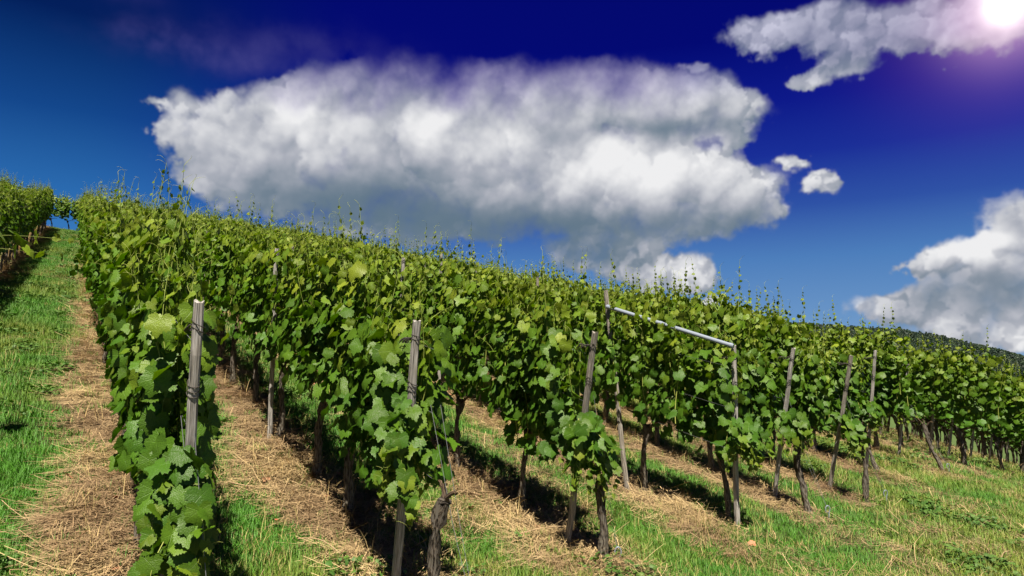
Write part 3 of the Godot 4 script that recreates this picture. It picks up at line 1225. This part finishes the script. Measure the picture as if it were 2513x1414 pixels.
func make_cover() -> void:
	var bins := {}
	for key in ["grass", "straw", "weed", "stalk"]:
		for q in 3:
			bins[key + str(q)] = [[], []]
	var bands := [[1.6, 9.0, -5.0, 9.5, .046, 0.0, 7.6], [1.6, 17.0, -4.0, 24.0, .085, 7.6, 15.0], [3.0, 24.0, -2.6, 40.0, .16, 15.0, 45.0], [15.0, 52.0, -2.4, 1.0, .12, 15.0, 60.0]]
	for b in bands:
		var u: float = b[0]
		while u < b[1]:
			var v: float = b[2]
			while v < b[3]:
				v += b[4]
				var uu: float = u + rng.randf_range(-.5, .5) * b[4]
				var vv: float = v + rng.randf_range(-.5, .5) * b[4]
				var x := uu * -sin(AZ) + vv * cos(AZ)
				var fwd := uu * cos(AZ) + vv * sin(AZ)
				var d := Vector2(x, fwd).length()
				if d < b[5] or d >= b[6] or fwd < 1.5 or absf(x / fwd) > 1.25:
					continue
				var s := straw_share(uu, vv)
				var patch := noise.get_noise_2d(uu * 11.0 + 60.0, vv * 11.0)
				var broad := noise.get_noise_2d(uu * 3.0 - 90.0, vv * 3.0)
				var grow: float = 1.0 + (b[4] - .046) * 2.5
				var y := gy(uu, vv) + .035 * noise.get_noise_2d(uu * 14.0, vv * 14.0) + .03 * noise.get_noise_2d(uu * 50.0, vv * 50.0) + .03 * s
				var at := udir * uu + vdir * vv + Vector3.UP * (y - .005)
				var q := str(rng.randi() % 3)
				var xf := Transform3D(Basis(Vector3.UP, rng.randf() * TAU).scaled(Vector3.ONE * grow * rng.randf_range(.75, 1.3)), at)
				var key := "grass"
				var c: Color
				if rng.randf() < s * .93:
					if rng.randf() < .62:
						key = "straw"
						c = Color(.44, .325, .165).lerp(Color(.24, .155, .085), clampf(.38 - 1.7 * patch - .8 * broad + rng.randf_range(-.35, .35), 0, 1))
						c = c.lerp(Color(.56, .45, .25), rng.randf() * .32)
					elif rng.randf() < .12:
						key = "stalk"
						c = Color(.40, .30, .13)
					else:
						continue
				else:
					if patch > .12 and rng.randf() < .5 and broad > -.15:
						key = "weed"
						c = Color(.040, .105, .016).lerp(Color(.075, .14, .02), rng.randf())
					elif rng.randf() < (.015 if vv < .6 else .05):
						key = "stalk"
						c = Color(.33, .28, .10)
					else:
						c = Color(.055, .175, .012).lerp(Color(.165, .22, .030), clampf(.36 + 1.6 * broad + .6 * patch + rng.randf_range(-.3, .3) + .42 * smoothstep(1.0, 8.0, vv) - .34 * smoothstep(2.2, .0, vv), 0, 1))
						if rng.randf() < (.03 if vv < .6 else .09):
							c = Color(.30, .25, .09)
						xf = xf.scaled_local(Vector3(1, .75 + .8 * clampf(broad + .4 * patch + .3, 0.0, 1.0), 1))
				bins[key + q][0].append(xf)
				bins[key + q][1].append(c)
			u += b[4]
	var g := thing("grass", Vector3.ZERO)
	tag(g, "short green grass growing in strips between the vine rows", "grass", "", "stuff")
	var st := thing("straw", Vector3.ZERO)
	tag(st, "dry tan straw mulch lying under the vine rows", "straw", "", "stuff")
	var w := thing("weeds", Vector3.ZERO)
	tag(w, "low broad leaved weeds among the grass", "weeds", "", "stuff")
	var dry := thing("dry_stalks", Vector3.ZERO)
	tag(dry, "thin dry upright grass stalks scattered through the turf", "dry grass", "", "stuff")
	for q in 3:
		scatter(g, tuft_mesh(10 + q, 32, .035, .12, .046, .0022, .10), M.blade, bins["grass" + str(q)][0], bins["grass" + str(q)][1])
		scatter(st, straw_mesh(20 + q, 26), M.straw, bins["straw" + str(q)][0], bins["straw" + str(q)][1])
		scatter(w, weed_mesh(30 + q), M.blade, bins["weed" + str(q)][0], bins["weed" + str(q)][1])
		scatter(dry, tuft_mesh(50 + q, 5, .10, .26, .03, .0016, .1), M.straw, bins["stalk" + str(q)][0], bins["stalk" + str(q)][1])
	print("cover ", bins["grass0"][0].size() * 3, " ", bins["straw0"][0].size() * 3, " ", bins["weed0"][0].size() * 3, " ", bins["stalk0"][0].size() * 3)


func make_litter() -> void:
	# last year's leaves, reddish and curled, and a few pruned canes, lie on the straw by the trunks
	var sides := [["left of", -.55, .0], ["right of", .28, .05], ["downhill of", -.15, -.5]]
	for k in range(1, 5):
		var list := row_trunks(k)
		for i in 6:
			for q in 3:
				if rng.randf() > (.85 if k == 2 else .55):
					continue
				var u: float = list[i] + sides[q][2] + rng.randf_range(-.15, .15)
				var v: float = vrow(k) + sides[q][1] + rng.randf_range(-.12, .12)
				var n := 1 + rng.randi() % 6
				var o := put("fallen_leaf", leaf_meshes[n % 6], M["litter%d" % (rng.randi() % 3)])
				o.transform = Transform3D(leaf_basis(Vector3(rng.randfn(0, .35), 1, rng.randfn(0, .35)), Vector3(rng.randfn(0, 1), 0, rng.randfn(0, 1)), rng.randf_range(.034, .06)), W(u, v, .075))
				tag(o, "reddish fallen leaf %s the %s trunk, %s" % [sides[q][0], ORDINAL[i], row_words(k)], "leaf", "fallen leaves on the straw")
	var spots := [[5.2, 1.45, "left of the second row's nearest trunk"], [6.3, 1.35, "between the lane-side grass and the second row"], [5.0, 3.25, "left of the third row's end post"], [5.9, 3.4, "beside the third row's second trunk"], [5.9, 4.9, "left of the piped post"], [3.5, 8.3, "in the grass at the lower right corner"]]
	for q in spots:
		var s := Soup.new()
		var pts := PackedVector3Array()
		var rad := PackedFloat32Array()
		var a := rng.randf() * TAU
		var bend := rng.randfn(0, .9)
		var p := Vector3.ZERO
		for i in 8:
			pts.append(p + Vector3(0, .012 + .03 * sin(i * .5), 0))
			rad.append(.0055 - .0004 * i)
			p += Vector3(cos(a), 0, sin(a)) * .075
			a += bend * .14
		s.tube(pts, rad, 5, Color(.26, .18, .10), Color(.34, .25, .15))
		var o := put("dry_cane", s.mesh(), M.cane)
		o.position = W(q[0], q[1], .075)
		tag(o, "dry brown pruned cane on the ground %s" % q[2], "twig", "pruned canes on the ground")


# ---------- far hill ----------
func tree_mesh(sd: int, conifer: bool) -> ArrayMesh:
	var r := RandomNumberGenerator.new()
	r.seed = sd
	var s := Soup.new()
	for b in 210:
		var t := r.randf()
		var rad := (1.0 - t) * .30 + .02 if conifer else .36 * sqrt(maxf(1.0 - pow(2.0 * t - 1.0, 2.0), 0.02))
		var a := r.randf() * TAU
		var p := Vector3(cos(a) * rad * r.randf_range(.5, 1.1), .12 + t * .88, sin(a) * rad * r.randf_range(.5, 1.1))
		var n := Vector3(cos(a), .5 + r.randfn(0, .4), sin(a))
		var tone := r.randf_range(.65, 1.3)
		s.leaf(leaf_far[b % 6], Transform3D(leaf_basis(n, Vector3(cos(a), -.7, sin(a)), r.randf_range(.04, .075)), p), Color(tone, tone, tone))
	s.tube(PackedVector3Array([Vector3.ZERO, Vector3(0, .5, 0)]), PackedFloat32Array([.025, .015]), 5, Color(.8, .6, .5), Color(.8, .6, .5), false)
	return s.mesh()


func make_forest() -> void:
	var o := thing("forest", Vector3.ZERO)
	tag(o, "dark wooded hillside beyond the vineyard at the right", "forest", "", "stuff")
	var xs := [[], [], []]
	var cs := [[], [], []]
	for i in 9000:
		var a := rng.randf_range(20.0, 44.0)
		var r := sqrt(rng.randf_range(755.0 * 755.0, 1060.0 * 1060.0))
		var x := r * sin(deg_to_rad(a))
		var f := r * cos(deg_to_rad(a))
		var p := Vector3(x, 0, -f)
		var u := p.dot(udir)
		var v := p.dot(vdir)
		p.y = gy(u, v) - .5
		var q := rng.randi() % 3
		var h := rng.randf_range(7.0, 17.0)
		xs[q].append(Transform3D(Basis(Vector3.UP, rng.randf() * TAU).scaled(Vector3(h * 1.15, h, h * 1.15)), p))
		var n := noise.get_noise_2d(x * .8, f * .8)
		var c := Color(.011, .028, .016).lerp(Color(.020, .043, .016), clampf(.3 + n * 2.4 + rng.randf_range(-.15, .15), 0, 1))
		cs[q].append(c)
	for q in 3:
		scatter(o, tree_mesh(90 + q, q < 2), M.blade, xs[q], cs[q])


# ---------- materials ----------
func std(c: Color, rough: float) -> StandardMaterial3D:
	var m := StandardMaterial3D.new()
	m.albedo_color = c.linear_to_srgb()
	m.roughness = rough
	m.metallic_specular = 0.4
	return m


func noise_tex(freq: float, sd: int, lo: Color, hi: Color, size := 512) -> NoiseTexture2D:
	var t := NoiseTexture2D.new()
	t.width = size
	t.height = size
	t.seamless = true
	var f := FastNoiseLite.new()
	f.frequency = freq
	f.seed = sd
	f.fractal_octaves = 5
	t.noise = f
	var g := Gradient.new()
	g.set_color(0, lo)
	g.set_color(1, hi)
	t.color_ramp = g
	return t


func make_materials() -> void:
	M.ground = std(Color.WHITE, .95)
	M.ground.vertex_color_use_as_albedo = true
	M.ground.albedo_texture = noise_tex(.03, 3, Color(.74, .72, .70), Color(1.0, 1.0, 1.0))
	M.ground.uv1_triplanar = true
	M.ground.uv1_world_triplanar = true
	M.ground.uv1_scale = Vector3.ONE * .9
	M.ground.heightmap_enabled = true
	M.ground.heightmap_texture = noise_tex(.05, 8, Color.BLACK, Color.WHITE)
	M.ground.heightmap_scale = 4.0
	var lt := leaf_texture(false)
	var lb := leaf_texture(true)
	M.leaf = std(Color.WHITE, .44)
	M.leaf.metallic_specular = .36
	M.leaf.vertex_color_use_as_albedo = true
	M.leaf.albedo_texture = lt
	M.leaf.backlight_enabled = true
	M.leaf.backlight = Color(.72, .80, .14)
	M.leaf.heightmap_enabled = true
	M.leaf.heightmap_texture = lb
	M.leaf.heightmap_scale = .35
	var r := RandomNumberGenerator.new()
	r.seed = 77
	for i in 6:
		for j in 2:
			var m: StandardMaterial3D = M.leaf.duplicate()
			var t := i / 5.0
			var c := Color(.056, .142, .012).lerp(Color(.093, .182, .013), minf(t * 2.0, 1.0)).lerp(Color(.21, .275, .022), maxf(t * 2.0 - 1.0, 0.0))
			var k := .92 if j else 1.14
			m.vertex_color_use_as_albedo = false
			m.albedo_color = Color(c.r * k, c.g * k, c.b * k).linear_to_srgb()
			leaf_mats.append(m)
	M.cane = std(Color.WHITE, .6)
	M.cane.vertex_color_use_as_albedo = true
	M.bark = std(Color.WHITE, .95)
	M.bark.vertex_color_use_as_albedo = true
	var bt := noise_tex(.02, 31, Color(.35, .33, .32), Color(1.6, 1.5, 1.4), 256)
	M.bark.albedo_texture = bt
	M.bark.uv1_scale = Vector3(3, 2.2, 1)
	M.bark.heightmap_enabled = true
	M.bark.heightmap_texture = bt
	M.bark.heightmap_scale = 2.5
	var wt := wood_texture()
	M.wood = std(Color(.62, .61, .60), .85)
	M.wood.albedo_texture = wt
	M.wood.heightmap_enabled = true
	M.wood.heightmap_texture = wt
	M.wood.heightmap_scale = .5
	M.wood_brown = M.wood.duplicate()
	M.wood_brown.albedo_color = Color(.48, .45, .41).linear_to_srgb()
	M.iron = std(Color(.05, .045, .04), .6)
	M.iron.metallic = .6
	M.steel = std(Color(.16, .17, .18), .45)
	M.steel.metallic = .3
	M.zinc = std(Color(.20, .235, .29), .42)
	M.zinc.metallic = .1
	M.zinc.roughness_texture = noise_tex(.06, 51, Color(.5, .5, .5), Color.WHITE, 128)
	M.blade = std(Color.WHITE, .6)
	M.blade.vertex_color_use_as_albedo = true
	M.blade.backlight_enabled = true
	M.blade.backlight = Color(.5, .6, .12)
	M.straw = std(Color.WHITE, .75)
	M.straw.vertex_color_use_as_albedo = true
	for i in 3:
		M["litter%d" % i] = std([Color(.30, .10, .05), Color(.24, .115, .06), Color(.36, .15, .08)][i], .8)


func _ready() -> void:
	rng.seed = 2024
	noise.seed = 7
	noise.frequency = 0.05
	noise.fractal_octaves = 3
	var cam := Camera3D.new()
	cam.name = "camera"
	add_child(cam)
	cam.position = Vector3(0, EYE, 0)
	cam.rotation.x = 0.1061632
	cam.fov = 45.77
	cam.near = 0.05
	cam.far = 6000.0
	cam.current = true
	var we := WorldEnvironment.new()
	we.name = "environment"
	var env := Environment.new()
	env.background_mode = Environment.BG_SKY
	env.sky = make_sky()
	env.tonemap_mode = Environment.TONE_MAPPER_LINEAR
	env.tonemap_exposure = EXPOSURE
	env.sdfgi_enabled = true
	env.ssao_enabled = true
	env.ssil_enabled = true
	we.environment = env
	add_child(we)
	var sun := DirectionalLight3D.new()
	sun.name = "sun"
	var to_sun := (udir * -.42 + vdir * -.24).normalized() * cos(deg_to_rad(63.0)) + Vector3.UP * sin(deg_to_rad(63.0))
	sun.basis = Basis.looking_at(-to_sun, Vector3.UP)
	sun.light_energy = 1.6
	sun.light_color = Color(1.0, .955, .88)
	sun.light_angular_distance = 0.5
	sun.shadow_enabled = true
	sun.sky_mode = DirectionalLight3D.SKY_MODE_LIGHT_ONLY
	add_child(sun)

	print("sky ", Time.get_ticks_msec())
	make_materials()
	make_leaf_templates()
	make_ground()
	print("ground ", Time.get_ticks_msec())
	make_forest()
	make_vines()
	print("vines ", Time.get_ticks_msec())
	make_posts()
	make_wires()
	make_cover()
	make_litter()
	print("done ", Time.get_ticks_msec())
